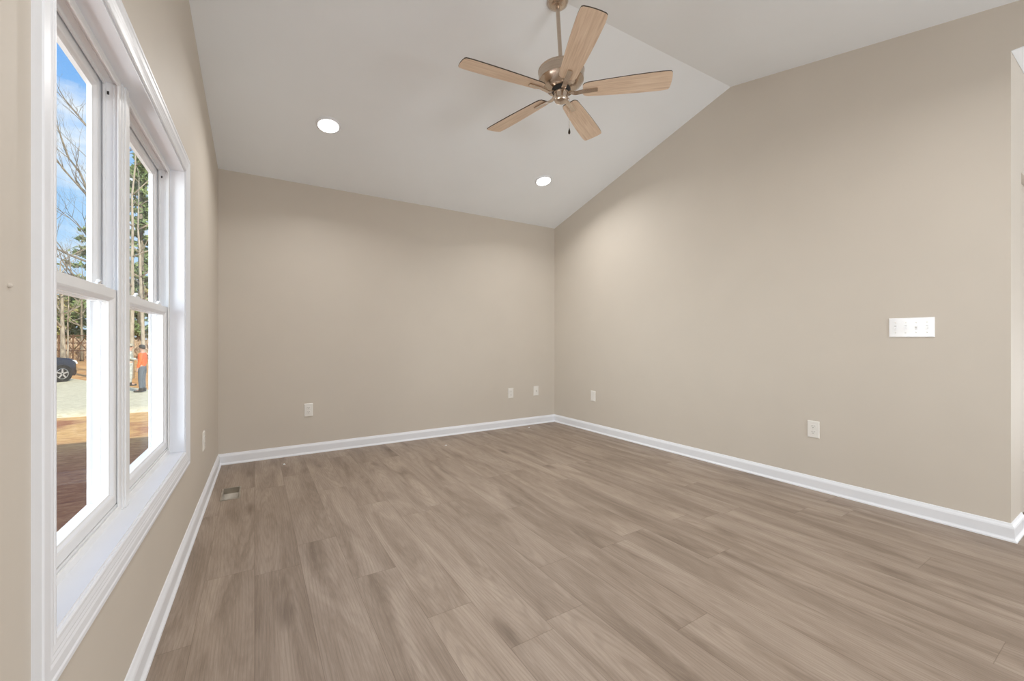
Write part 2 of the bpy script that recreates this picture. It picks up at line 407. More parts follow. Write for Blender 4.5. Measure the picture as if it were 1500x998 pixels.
# ---- baseboards: sprung profile with a small shoe, mitred at the corners
BP = [(0, 0), (.024, 0), (.023, .007), (.017, .013), (.0145, .018), (.0145, .066), (.012, .074), (.007, .081), (.004, .088), (0, .090)]
path = [L(S_END, 0, 0), L(0, 0, 0), R(0, 0, 0), R(S_HALL, 0, 0), Vector((DX0-.002, HX.y, 0))]
def seg_n(a, b): t = (b-a).normalized(); return Vector((t.y, -t.x, 0))
mit = []
for i, p in enumerate(path):
    if i == 0: m_ = seg_n(path[0], path[1])
    elif i == len(path)-1: m_ = seg_n(path[-2], path[-1])
    else:
        n1, n2 = seg_n(path[i-1], p), seg_n(p, path[i+1]); m_ = (n1+n2)/(1+n1.dot(n2))
    mit.append(m_)
for i, (nm, lb) in enumerate((('baseboard_left', 'white baseboard under the window'), ('baseboard_back', 'white baseboard along the back wall'), ('baseboard_right', 'white baseboard under the switch plate'), ('baseboard_hall', 'short white baseboard round the wall end'))):
    bm = bmesh.new()
    A = [bm.verts.new(path[i]+mit[i]*d+Vector((0, 0, z))) for d, z in BP]; Bv = [bm.verts.new(path[i+1]+mit[i+1]*d+Vector((0, 0, z))) for d, z in BP]
    for k in range(len(BP)):
        k2 = (k+1) % len(BP); bm.faces.new([A[k], A[k2], Bv[k2], Bv[k]])
    bm.faces.new(A); bm.faces.new(Bv[::-1])
    struct(link(nm, bm, M['trim']), lb, 'baseboard')

# ------------------------------------------------------------------ twin double-hung window
# casing (picture-frame), flat jamb extensions and mullion cover
t1 = empty('trim_1', L((WS0+WS1)/2, 0, WZ0), kind='structure', label='white moulded casing round the twin window', cat='trim')
def loc_of(parent, f): 
    off_ = parent.location.copy()
    return lambda a, d, b: f(a, d, b)-off_
fL = loc_of(t1, L)
CW = .074
P_ = [(0, 0), (0, .0125), (.003, .0148), (.012, .0148), (.016, .0128), (.034, .0125), (.040, .0105), (.043, .0110), (.049, .0092), (.052, .0098), (.062, .0078), (.065, .0092), (.070, .0088), (CW, .006), (CW, 0)]
bm = bmesh.new(); ring(bm, WS0-CW+.006, WS1+CW-.006, WZ0-CW+.006, WZ1+CW-.006, P_, fL)
link('casing', bm, M['trim'], t1)
bm = bmesh.new(); ring(bm, WS0, WS1, WZ0, WZ1, [(0, .002), (0, -.055), (.012, -.055), (.012, .002)], fL)
link('jamb_extension', bm, M['trim'], t1)
SM0, SM1 = 2.350, 2.425
bm = bmesh.new(); 
box(bm, SM0+.004, SM1-.004, -.120, -.050, WZ0+.012, WZ1-.012, fL, .003)
box(bm, SM0+.022, SM1-.022, -.052, -.046, WZ0+.012, WZ1-.012, fL, .002)
link('mullion', bm, M['vinyl'], t1)
FD0 = -.053
def unit(idx, s0, s1, label):
    w = empty('window_%d' % idx, L((s0+s1)/2, 0, WZ0), kind='structure', label=label, cat='window')
    f = loc_of(w, L); z0, z1 = WZ0+.012, WZ1-.012
    bm = bmesh.new()
    # frame: front lip, two tracks with ribs, outside stop
    fp = [(0, FD0), (.018, FD0), (.021, FD0-.002), (.021, FD0-.005), (.012, FD0-.006), (.012, FD0-.014), (.015, FD0-.015), (.015, FD0-.017), (.012, FD0-.018), (.012, FD0-.032),
          (.022, FD0-.033), (.022, FD0-.037), (.012, FD0-.038), (.012, FD0-.046), (.015, FD0-.047), (.015, FD0-.049), (.012, FD0-.050), (.012, FD0-.068), (.018, FD0-.069), (.018, FD0-.074), (0, FD0-.074)]
    ring(bm, s0, s1, z0, z1, fp, f)
    # stepped vinyl sill under the lower sash
    box(bm, s0+.012, s1-.012, FD0-.030, FD0-.006, z0+.012, z0+.028, f, .002)
    box(bm, s0+.012, s1-.012, FD0-.074, FD0-.030, z0+.012, z0+.040, f, .002)
    link('frame', bm, M['vinyl'], w)
    def sash(nm, za, zb, d, wd):
        bm = bmesh.new()
        ring(bm, s0+.014, s1-.014, za, zb, [(0, d), (wd-.012, d), (wd-.008, d-.002), (wd-.004, d-.008), (wd, d-.010), (wd, d-.022), (0, d-.022)], f)
        o = link(nm, bm, M['vinyl'], w)
        bm = bmesh.new(); box(bm, s0+.014+wd-.003, s1-.014-wd+.003, d-.016, d-.012, za+wd-.003, zb-wd+.003, f)
        link('glass_pane', bm, M['glass'], o)
        return o
    zm = 1.170
    up = sash('upper_sash', zm-.017, z1-.012, FD0-.043, .040)
    lw = sash('lower_sash', z0+.032, zm+.018, FD0-.007, .037)
    sm = (s0+s1)/2
    for q in (-.18, .18):
        bm = bmesh.new(); a = sm+q
        box(bm, a-.028, a+.028, FD0-.024, FD0-.008, zm+.018, zm+.024, f, .002)
        tube(bm, [f(a-.012, FD0-.018, zm+.027), f(a+.006, FD0-.012, zm+.030), f(a+.030, FD0-.006, zm+.029)], [.006, .006, .004], 8)
        link('sash_lock', bm, M['vinyl'], lw)
    # small open slots of the balance shoes near the head
    for sg, a in ((1, s0+.0125), (-1, s1-.0125)):
        bm = bmesh.new(); box(bm, a-.001, a+.001, FD0-.030, FD0-.025, z1-.050, z1-.040, f)
        link('balance_slot', bm, M['dark'], w)
    return w
unit(1, SM1, WS1-.012, 'white double-hung window nearer the viewer, half cut by its casing')
unit(2, WS0+.012, SM0, 'white double-hung window nearer the back wall')

# ------------------------------------------------------------------ electrical plates (local: x along wall, -y out of the wall, z up)
def plate_mesh(w, h):
    bm = bmesh.new()
    v0 = [bm.verts.new((x, 0, z)) for x, z in ((-w/2, -h/2), (w/2, -h/2), (w/2, h/2), (-w/2, h/2))]
    k = .004
    v1 = [bm.verts.new((x, -.004, z)) for x, z in ((-w/2, -h/2), (w/2, -h/2), (w/2, h/2), (-w/2, h/2))]
    v2 = [bm.verts.new((x, -.0068, z)) for x, z in ((-w/2+k, -h/2+k), (w/2-k, -h/2+k), (w/2-k, h/2-k), (-w/2+k, h/2-k))]
    bm.faces.new(v0)
    for A, Bq in ((v0, v1), (v1, v2)):
        for i in range(4): bm.faces.new([A[i], A[(i+1) % 4], Bq[(i+1) % 4], Bq[i]])
    bm.faces.new(v2); return bm
def screw(parent, x, z):
    bm = bmesh.new(); lathe(bm, [(0, 0), (.0034, 0), (.0034, .001), (0, .0016)], 12)
    link('screw', bm, M['plate'], parent, (x, -.0068, z), True, (PI/2, 0, 0))
def place(e, pos, nrm):
    e.location = pos; e.rotation_euler = (0, 0, math.atan2(nrm.x, -nrm.y))
def outlet(pos, nrm, label, style='duplex'):
    e = empty('wall_outlet' if style == 'duplex' else ('cable_jack' if style == 'jack' else 'blank_plate'), pos, 0, label, 'outlet' if style == 'duplex' else ('jack' if style == 'jack' else 'wall plate'))
    place(e, pos, nrm)
    link('cover_plate', plate_mesh(.072, .116), M['plate'], e)
    if style == 'duplex':
        for sgn in (1, -1):
            bm = bmesh.new(); cz = sgn*.0195
            box(bm, -.0165, .0165, -.0088, -.006, cz-.0135, cz+.0135, bev=.002)
            r = link('receptacle', bm, M['plate'], e)
            bm = bmesh.new()
            for xx, hh in ((-.0062, .008), (.0062, .0065)): box(bm, xx-.0012, xx+.0012, -.0092, -.0080, cz+.002-hh/2+.002, cz+.002+hh/2+.002)
            box(bm, -.0024, .0024, -.0092, -.0080, cz-.0095, cz-.0050, bev=.0008)
            link('slots', bm, M['greyhole'], r)
        screw(e, 0, 0)
    elif style == 'jack':
        bm = bmesh.new(); lathe(bm, [(.0075, 0), (.0075, .003), (.0048, .003), (.0048, .011), (.002, .011), (0, .008)], 16)
        link('coax_port', bm, M['galv'], e, (0, -.0068, 0), True, (PI/2, 0, 0))
        screw(e, 0, .042); screw(e, 0, -.042)
    else:
        screw(e, 0, .042); screw(e, 0, -.042)
    return e
NB = Vector((0, -1, 0))
outlet(B(.417, 0, .397), NB, 'white outlet on the back wall, low above the baseboard near the floor duct')
outlet(B(2.580, 0, .403), NB, 'white outlet on the back wall, beside the cable jack')
outlet(B(2.946, 0, .407), NB, 'white plate with one round cable port, beside the back right corner', 'jack')
outlet(R(.695, 0, .400), nr, 'plain white plate low on the right wall near the back corner', 'blank')
outlet(R(2.847, 0, .415), nr, 'white outlet low on the right wall, below and left of the switch plate')
outlet(L(.945, 0, .400), nl, 'white outlet on the left wall, between the window and the back corner')
e = empty('switch_plate', R(3.347, 0, 1.108), 0, 'wide white four-switch plate on the right wall by the opening', 'light switch'); place(e, R(3.347, 0, 1.108), nr)
link('cover_plate', plate_mesh(.200, .116), M['plate_white'], e)
for i in range(4):
    x = (i-1.5)*.046
    bm = bmesh.new(); box(bm, x-.005, x+.005, -.0076, -.006, -.012, .012, bev=.0006)
    t_ = link('toggle', bm, M['plate_white'], e)
    up_ = 1 if i in (2,) else -1
    bm = bmesh.new(); prism(bm, [(-.006, -.004*up_), (-.017, .004*up_), (-.017, .009*up_), (-.006, .005*up_)], x-.0035, x+.0035, lambda a, d, b: (d, a, b))
    link('lever', bm, M['plate_white'], t_)
    bm = bmesh.new(); box(bm, x-.0048, x+.0048, -.0079, -.0070, -.0095*up_-.001, -.0095*up_+.001)
    link('lever_gap', bm, M['greyhole'], t_)
    for z in (.030, -.030): screw(e, x, z)

# ------------------------------------------------------------------ open floor duct
e = empty('floor_duct', ((VX0+VX1)/2, (VY0+VY1)/2, 0), 0, 'open galvanised floor duct in the corner near the window, without its grille', 'floor duct')
hx, hy = (VX1-VX0)/2, (VY1-VY0)/2
bm = bmesh.new()
ring(bm, -hx-.004, hx+.004, -hy-.004, hy+.004, [(0, .0002), (.010, .0002), (.010, .003), (0, .003)], lambda a, d, b: (a, b, d))
link('flange', bm, M['galv'], e)
bm = bmesh.new()
h_ = .0035
A = [(-hx+h_, -hy+h_, .001), (hx-h_, -hy+h_, .001), (hx-h_, hy-h_, .001), (-hx+h_, hy-h_, .001)]
Bq = [(-hx+h_, -hy+h_, -.035), (hx-h_, -hy+h_, -.035), (hx-h_, hy-h_, -.035), (-hx+h_, hy-h_, -.035)]
Cq = [(-.036, -.05, -.12), (.036, -.05, -.12), (.036, .05, -.12), (-.036, .05, -.12)]
V = [[bm.verts.new(p) for p in q] for q in (A, Bq, Cq)]
for P0, P1 in zip(V, V[1:]):
    for i in range(4): bm.faces.new([P0[i], P0[(i+1) % 4], P1[(i+1) % 4], P1[i]])
bm.faces.new(V[2])
link('boot', bm, M['galv'], e)

# ------------------------------------------------------------------ bits of debris on the floor
def scrap(loc, r, seed, label):
    random.seed(seed); bm = bmesh.new(); bmesh.ops.create_icosphere(bm, subdivisions=2, radius=r)
    for v in bm.verts:
        k = .7+.6*noise.noise(v.co/r*1.3+Vector((seed, 0, 0))); v.co = Vector((v.co.x*k*1.3, v.co.y*k, max(-.35*r, v.co.z*k*.7)))
    zmin = min(v.co.z for v in bm.verts)
    o = link('debris_scrap', bm, M['plate_white'], None, (loc[0], loc[1], -zmin)); return tag(o, label, 'scrap', 'white scraps on the floor')
scrap((.207, 3.908), .011, 3, 'white scrap on the floor nearest the floor duct')
scrap((1.588, 3.778), .010, 5, 'white scrap on the floor midway along the back wall')
scrap((2.739, 4.022), .010, 7, 'white scrap on the floor under the cable jack')

# ------------------------------------------------------------------ recessed lights
def ceil_at(x, y):
    u = (x-CLX)/(CRX-CLX); s = YB-y
    return ceil_s(u, s)
def downlight(x, y, label, power=8.5):
    e_ = .01
    gx = (ceil_at(x+e_, y)-ceil_at(x-e_, y))/(2*e_); gy = (ceil_at(x, y+e_)-ceil_at(x, y-e_))/(2*e_)
    nrm = Vector((gx, gy, -1)).normalized()
    e = empty('recessed_light', (x, y, ceil_at(x, y)), 0, label, 'ceiling light', 'recessed ceiling lights')
    e.rotation_euler = (-nrm).to_track_quat('Z', 'Y').to_euler()
    bm = bmesh.new(); lathe(bm, [(.064, -.012), (.064, -.0115), (.080, -.010), (.086, -.004), (.087, .002), (.064, .002)], 40, cap=False)
    smooth_by_angle(link('trim_ring', bm, M['trim'], e), 40)
    bm = bmesh.new(); lathe(bm, [(0, -.0128), (.05, -.0126), (.072, -.0112), (.072, -.009), (0, -.009)], 40)
    link('diffuser', bm, M['lamp'], e, None, True)
    d = bpy.data.lights.new('lamp_glow', 'AREA'); d.shape = 'DISK'; d.size = .13; d.energy = power; d.color = (1, .985, .96); d.spread = math.radians(150)
    lo_ = bpy.data.objects.new('lamp_glow', d); COL.objects.link(lo_); lo_.parent = e; lo_.location = (0, 0, -.016)
downlight(.467, 3.342, 'round recessed light in the ceiling slope nearer the window')
downlight(.60, .30, 'assumed round recessed light in the ceiling behind the viewer, nearer the window wall')  # assumed lamp out of view, put in to light floor and ceiling
downlight(2.1, .30, 'assumed round recessed light in the ceiling behind the viewer, nearer the opening')  # likewise an assumed, unseen lamp added for light
downlight(2.493, 3.402, 'round recessed light in the ceiling slope nearer the right wall')

# ------------------------------------------------------------------ ceiling fan
FX, FY, FZ = 1.517, 1.896, 2.480
fan = empty('ceiling_fan', (FX, FY, FZ), 0, 'brushed nickel ceiling fan with five light oak blades', 'ceiling fan')
FS = .925; fan.scale = (FS, FS, FS)
zt = (ceil_at(FX, FY)-FZ)/FS
ro = Vector((-.020, .012, 0))                                  # the rod leans a touch
bm = bmesh.new()
lathe(bm, [(0, zt+.03), (.066, zt+.03), (.068, zt-.010), (.063, zt-.024), (.046, zt-.038), (.026, zt-.044), (.0, zt-.044)], 36, ro.x, ro.y)
smooth_by_angle(link('canopy', bm, M['nickel'], fan), 40)
bm = bmesh.new(); tube(bm, [(ro.x, ro.y, zt-.035), (0, 0, .15)], .0125, 16)
smooth_by_angle(link('downrod', bm, M['nickel'], fan), 40)
bm = bmesh.new()
lathe(bm, [(0, .160), (.020, .160), (.026, .150), (.10, .142), (.138, .136), (.145, .130), (.145, .124), (.143, .122), (.140, .066), (.132, .058), (.130, .054), (.096, .022), (.090, .018), (.086, .013), (.070, .012), (.0, .012)], 56)
smooth_by_angle(link('motor_housing', bm, M['nickel'], fan), 30)
bm = bmesh.new(); lathe(bm, [(0, .0125), (.060, .0125), (.056, -.002), (.050, -.005), (0, -.005)], 40)
smooth_by_angle(link('flywheel', bm, M['dark'], fan), 30)
bm = bmesh.new(); lathe(bm, [(0, -.004), (.047, -.004), (.047, -.008), (.044, -.010), (.044, -.044), (.043, -.052), (.038, -.060), (.026, -.065), (0, -.067)], 40)
smooth_by_angle(link('switch_housing', bm, M['nickel'], fan), 35)
BL0, BL1, PITCH = .135, .660, math.radians(-12)
def blade_outline(n=18):
    pts = []
    def hw(t): return .052+.020*math.sin(min(1, t*1.12)*PI*.5)-.004*max(0, t-.9)/.1
    for i in range(n+1):
        t = i/n; r = BL0+.012*0+(BL1-BL0)*t; pts.append((r, hw(t)))
    # rounded root corners and a slightly bowed tip
    up = [(BL0, .036), (BL0+.010, .047)]+[(r, h) for r, h in pts if r > BL0+.025]
    up[-1] = (BL1-.010, up[-1][1]-.001)
    tip = [(BL1-.003, up[-1][1]-.010), (BL1+.001, .030), (BL1+.002, 0), (BL1+.001, -.030), (BL1-.003, -up[-1][1]+.010)]
    dn = [(r, -h) for r, h in reversed(up)]
    return up+tip+dn
OUT = blade_outline()
def blade_bm():
    bm = bmesh.new(); n = len(OUT)
    lo_ = [bm.verts.new((r, h, -.003)) for r, h in OUT]; hi_ = [bm.verts.new((r, h, .003)) for r, h in OUT]
    bm.faces.new(lo_[::-1]).material_index = 0; bm.faces.new(hi_).material_index = 0
    for i in range(n): bm.faces.new([lo_[i], lo_[(i+1) % n], hi_[(i+1) % n], hi_[i]]).material_index = 1
    return bm
def iron_bm():
    bm = bmesh.new(); st = [(.040, .000, .012), (.056, -.006, .012), (.074, -.016, .013), (.092, -.019, .014), (.115, -.016, .0145), (.150, -.0115, .0150), (.225, -.0100, .0140)]
    sec = []
    for r, z, w in st: sec.append([bm.verts.new(p) for p in ((r, -w, z-.003), (r, w, z-.003), (r, w*.8, z+.004), (r, -w*.8, z+.004))])
    for A, Bq in zip(sec, sec[1:]):
        for i in range(4): bm.faces.new([A[i], A[(i+1) % 4], Bq[(i+1) % 4], Bq[i]])
    bm.faces.new(sec[0]); bm.faces.new(sec[-1])
    return bm
bl_me = ir_me = None
for k in range(5):
    a = math.radians(29.4+72*k)
    if bl_me is None:
        b0 = link('blade', blade_bm(), [M['blade'], M['blade_edge']], fan); bl_me = b0.data
        i0 = link('blade_iron', iron_bm(), M['nickel'], fan); ir_me = i0.data; smooth_by_angle(i0, 50)
        bo, io = b0, i0
    else:
        bo = b0.copy(); COL.objects.link(bo); bo.parent = fan
        io = i0.copy(); COL.objects.link(io); io.parent = fan
    bo.matrix_local = Matrix.Rotation(a, 4, 'Z') @ Matrix.Translation((0, 0, 0)) @ Matrix.Rotation(PITCH, 4, 'X')
    io.matrix_local = Matrix.Rotation(a, 4, 'Z') @ Matrix.Rotation(PITCH, 4, 'X')
bm = bmesh.new(); cx_, cy_ = .030, -.030
tube(bm, [(.026, -.026, -.045), (cx_+.004, cy_-.004, -.047), (cx_+.006, cy_-.006, -.055)], .003, 8)
zz = -.055
while zz > -.235:
    bmesh.ops.create_icosphere(bm, subdivisions=1, radius=.0017, matrix=Matrix.Translation((cx_+.006, cy_-.006, zz))); zz -= .0036
tube(bm, [(cx_+.006, cy_-.006, -.050), (cx_+.006, cy_-.006, -.240)], .0007, 6)
pc = link('pull_chain', bm, M['nickel'], fan, None, True)
bm = bmesh.new(); lathe(bm, [(0, -.236), (.003, -.237), (.004, -.243), (.0065, -.254), (.0075, -.262), (.005, -.270), (0, -.272)], 16, cx_+.006, cy_-.006)
link('pull_fob', bm, M['bronze'], pc, None, True)

exec_outdoor = True
# ================================================================== OUTDOORS
GZ = -1.0
def grid_mesh(x0, x1, y0, y1, nx, ny, hf):
    bm = bmesh.new(); vs = [[bm.verts.new((x0+(x1-x0)*i/nx, y0+(y1-y0)*j/ny, 0)) for j in range(ny+1)] for i in range(nx+1)]
    for r in vs:
        for v in r: v.co.z = hf(v.co.x, v.co.y)
    for i in range(nx):
        for j in range(ny): bm.faces.new([vs[i][j], vs[i+1][j], vs[i+1][j+1], vs[i][j+1]])
    return bm
bm = grid_mesh(-60, 30, -30, 17.5, 120, 70, lambda x, y: GZ+.04*noise.noise(Vector((x*.5, y*.5, 0))))
struct(link('ground', bm, M['soil'], None, None, True), 'reddish clay ground with straw beside the house', 'ground')
bm = grid_mesh(-60, 30, 17.0, 110, 60, 60, lambda x, y: GZ-.03+.05*noise.noise(Vector((x*.3, y*.3, 3)))+max(0, y-60)*.03)
struct(link('ground_far', bm, M['straw'], None, None, True), 'straw coloured lawn beyond the gravel drive', 'ground')
# gravel drive with ragged edges: near edge y 15.4, far edge swings away to the left
bm = bmesh.new(); nn = 90; rows = []
for i in range(nn+1):
    x = -40+52*i/nn
    far = 21.6-(x+3.5)*1.95 if x < -3.5 else 21.6-(x+3.5)*.35
    far = min(far, 36)
    a = 15.35+.25*noise.noise(Vector((x*1.3, 0, 1)))+.12*noise.noise(Vector((x*5, 0, 2))); b = far+.3*noise.noise(Vector((x*1.1, 5, 1)))
    rows.append([bm.verts.new((x, a+(b-a)*t, GZ+.06+.02*noise.noise(Vector((x*.8, (a+(b-a)*t)*.8, 4))) if 0 < t < 1 else GZ-.06)) for t in (0, .03, .2, .4, .6, .8, .97, 1)])
for r0, r1 in zip(rows, rows[1:]):
    for j in range(7): bm.faces.new([r0[j], r1[j], r1[j+1], r0[j+1]])
tag(link('gravel', bm, M['gravel'], None, None, True), 'pale gravel drive crossing in front of the lawn', 'gravel', None, 'stuff')

# ---- bare trees
def grow(bm, p, d, r, ln, depth, rng, up=.15):
    pts = [p]; rad = [r]; n_ = 4; q = p.copy(); dd = d.copy()
    for i in range(n_):
        dd = (dd+Vector((rng.uniform(-1, 1), rng.uniform(-1, 1), rng.uniform(-.6, .8)))*.16+Vector((0, 0, up*.2))).normalized()
        q = q+dd*ln/n_; pts.append(q.copy()); rad.append(r*(1-.45*(i+1)/n_))
    tube(bm, pts, rad, 7 if r > .03 else (5 if r > .012 else 3))
    if depth <= 0: return
    for k in range(rng.choice((2, 3, 3))):
        i = rng.randint(2, n_); b = pts[i]
        nd = (dd+Vector((rng.uniform(-1, 1), rng.uniform(-1, 1), rng.uniform(-.2, .8)))*.8).normalized()
        grow(bm, b, nd, rad[i]*rng.uniform(.5, .75), ln*rng.uniform(.55, .8), depth-1, rng, up)
def bare_tree(x, y, h, r, seed, mat, label, lean=(0, 0), group=None, limbs=(), depth=4):
    rng = random.Random(seed)
    e = empty('bare_tree', (x, y, GZ-.05), 0, label, 'tree', group)
    bm = bmesh.new(); pts, rad = [], []
    for i in range(9):
        t = i/8; pts.append(Vector((lean[0]*h*t+rng.uniform(-.05, .05)*h*.15*t, lean[1]*h*t+rng.uniform(-.05, .05)*h*.15*t, h*t))); rad.append(r*(1-.8*t)*(1.25 if i == 0 else 1))
    tube(bm, pts, rad, 9); link('trunk', bm, mat, e, None, True)
    bm = bmesh.new()
    for i in range(3, 9):
        for k in range(2):
            a = rng.uniform(0, 2*PI); grow(bm, pts[i], Vector((math.cos(a), math.sin(a), rng.uniform(.3, 1.0))).normalized(), rad[i]*.55+.006, h*rng.uniform(.14, .24), depth-1, rng)
    link('branches', bm, mat, e, None, True)
    for lp in limbs:
        bm = bmesh.new(); P0 = [Vector(q)-e.location for q in lp]; rr = [.062*(1-.75*i/(len(P0)-1)) for i in range(len(P0))]
        tube(bm, P0, rr, 8)
        for i in range(1, len(P0)):
            for k in range(2):
                a = rng.uniform(0, 2*PI); dd = ((P0[i]-P0[i-1]).normalized()+Vector((math.cos(a), math.sin(a), .2))*.6).normalized()
                grow(bm, P0[i], dd, rr[i]*.4+.004, 1.1, 2, rng)
        link('limb', bm, mat, e, None, True)
    return e
def fwd(px, depth, py=498):
    """a point of the place on the sight line that leaves the window at that bearing, at that depth"""
    f_ = Vector((math.sin(YAW), math.cos(YAW), 0)); r_ = Vector((math.cos(YAW), -math.sin(YAW), 0))
    return f_*depth+r_*((px-750)/F_PX*depth)+Vector((0, 0, EYE-(py-498)/F_PX*depth))
def base(px, depth): p = fwd(px, depth); return p.x, p.y

x, y = base(149, 21.5)
lim = [fwd(147, 21.50, 330), fwd(131, 21.25, 285), fwd(117, 20.99, 253), fwd(101, 20.74, 232), fwd(88, 20.49, 196), fwd(80, 20.36, 176)]
lim2 = [fwd(148, 21.50, 262), fwd(132, 21.75, 191), fwd(112, 22.01, 166), fwd(95, 22.26, 146), fwd(86, 22.39, 130)]
bare_tree(x, y, 11.8, .19, 11, M['barkgrey'], 'grey bare tree leaning its long limb across the nearer window', limbs=(lim, lim2))
x, y = base(192, 22); bare_tree(x, y, 13, .11, 23, M['bark'], 'pale slim trunk at the left edge of the window nearer the back wall', lean=(.012, 0))
x, y = base(211, 26); bare_tree(x, y, 12, .12, 37, M['bark'], 'forked pale bare tree before the tall pine', lean=(-.03, .01))
x, y = base(93, 31); bare_tree(x, y, 8, .17, 41, M['bark'], 'pale crooked bare trunk behind the dark car', lean=(-.02, 0))
x, y = base(99, 33); bare_tree(x, y, 7, .07, 43, M['bark'], 'thin straight pale trunk right of the crooked one', lean=(.01, 0))
x, y = base(120, 40); bare_tree(x, y, 9, .12, 47, M['barkgrey'], 'grey bare tree beyond the cross-braced fence')
x, y = base(62, 30); bare_tree(x, y, 10, .14, 53, M['barkgrey'], 'grey bare tree left of the car')

# ---- evergreens: trunk plus a crown of needle sprays
def evergreen(x, y, h, rad, seed, mat, label, n_=2600, shape='pine', group=None, z0=.12, leaf=.22):
    rng = random.Random(seed)
    e = empty('evergreen_tree', (x, y, GZ-.05+max(0, y-60)*.03), 0, label, 'tree', group)
    bm = bmesh.new(); tube(bm, [(0, 0, 0), (.05, 0, h*.5), (0, .04, h*.97)], [h*.016, h*.011, .02], 8); link('trunk', bm, M['barkgrey'], e, None, True)
    bm = bmesh.new()
    whorls = []
    nw = int(h*2.6)
    for i in range(nw):
        t = z0+(1-z0)*(i+rng.uniform(-.3, .3))/nw; t = min(.99, max(z0, t))
        k = rad*((1-t)**.75)*(.75+.5*rng.random()) if shape == 'pine' else rad*math.sin(PI*min(1, .15+t*.85))**.6*(.7+.5*rng.random())
        a = rng.uniform(0, 2*PI); whorls.append((t, k, a))
    for q in range(n_):
        t, k, a = rng.choice(whorls)
        u = rng.random()**.6
        c = Vector((math.cos(a)*k*u, math.sin(a)*k*u, h*t+k*u*.12))+Vector((rng.gauss(0, .28), rng.gauss(0, .28), rng.gauss(0, .16)))*(.5+.6*u)
        L_ = leaf*rng.uniform(.6, 1.5); d1 = Vector((rng.gauss(0, 1), rng.gauss(0, 1), rng.gauss(0, .6))).normalized(); d2 = d1.orthogonal().normalized(); d2.rotate(Matrix.Rotation(rng.uniform(0, 6.3), 3, d1))
        v = [bm.verts.new(c+p) for p in (-d1*L_, d2*L_*.32, d1*L_, -d2*L_*.32)]; bm.faces.new(v)
    link('crown', bm, mat, e)
    return e
random.seed(5)
x, y = base(206, 53); evergreen(x, y, 25.5, 6.0, 61, M['leafdark'], 'tall dense pine in the window nearer the back wall', 14000, z0=.1, leaf=.38)
x, y = base(146, 51); evergreen(x, y, 17.3, 4.8, 62, M['leafdark'], 'dark evergreen rising at the right edge of the nearer window', 5200, leaf=.32)
spots = [(66, 60, 10), (90, 52, 7.6), (117, 57, 8.6), (168, 66, 12), (232, 60, 12), (262, 68, 13), (36, 66, 11), (0, 62, 11), (-45, 68, 12), (-95, 64, 11)]
for i, (px, dep, h) in enumerate(spots):
    x, y = base(px, dep)
    evergreen(x, y, h*.9, 3.7, 100+i, M['leafolive'] if i % 3 != 2 else M['leafdark'], 'olive green bushy tree in the wood beyond the lawn' if i % 3 != 2 else 'dark green bushy tree in the wood beyond the lawn', 4400, 'bush', 'trees of the wood beyond the lawn', z0=.06, leaf=.36)
# dry undergrowth along the wood's edge
bm = bmesh.new(); rng = random.Random(9)
for q in range(9000):
    px = rng.uniform(-120, 290); dep = rng.uniform(40, 48); p = fwd(px, dep); hh = 2.1*rng.random()**1.6
    c_ = Vector((p.x, p.y, GZ+hh)); L_ = rng.uniform(.15, .45); d1 = Vector((rng.gauss(0, .6), rng.gauss(0, .6), 1)).normalized(); d2 = d1.orthogonal().normalized(); d2.rotate(Matrix.Rotation(rng.uniform(0, 6.3), 3, d1))
    bm.faces.new([bm.verts.new(c_+v) for v in (-d1*L_, d2*L_*.2, d1*L_, -d2*L_*.2)])
tag(link('undergrowth', bm, M['brush'], None, None), 'dry brown undergrowth along the edge of the wood', 'undergrowth', None, 'stuff')

# ---- cross-braced timber fence
p0, p1 = fwd(66, 38.5), fwd(150, 37); p0.z = p1.z = GZ
e = empty('timber_fence', p0, 0, 'timber fence with crossed braces before the wood', 'fence')
v = p1-p0; n_ = 4
for i in range(n_+1):
    q = v*(i/n_); bm = bmesh.new(); tube(bm, [q+Vector((0, 0, -.1)), q+Vector((0, 0, 2.5))], .06, 8); link('post', bm, M['timber'], e)
for z in (1.05, 1.75, 2.42):
    bm = bmesh.new(); tube(bm, [Vector((0, 0, z)), v+Vector((0, 0, z))], .045, 8); link('rail', bm, M['timber'], e)
for i in range(n_):
    a, b = v*(i/n_), v*((i+1)/n_)
    for za, zb in ((1.05, 2.42), (2.42, 1.05)):
        bm = bmesh.new(); tube(bm, [a+Vector((0, 0, za)), b+Vector((0, 0, zb))], .04, 8); link('brace', bm, M['timber'], e)

# ---- parked car: nose to the right
M['carpaint'] = plain('dark_navy_car_paint', (.04, .046, .065, 1), .25, .3, var=.1)
M['carglass'] = plain('dark_car_glass', (.02, .024, .03, 1), .06)
M['rubber'] = plain('tyre_rubber', (.02, .02, .02, 1), .8)
M['alloy'] = plain('alloy_wheel', (.62, .62, .62, 1), .3, .7)
M['cartrim'] = plain('black_car_trim', (.02, .02, .02, 1), .6)
M['headlamp'] = plain('headlamp_lens', (.7, .72, .75, 1), .1)
wp = fwd(90.5, 19.4); wp.z = GZ+.072
hd = math.radians(52)                                    # heading of the nose
car = empty('car', (wp.x, wp.y, wp.z), hd, 'dark navy car parked nose-right on the gravel drive', 'car')
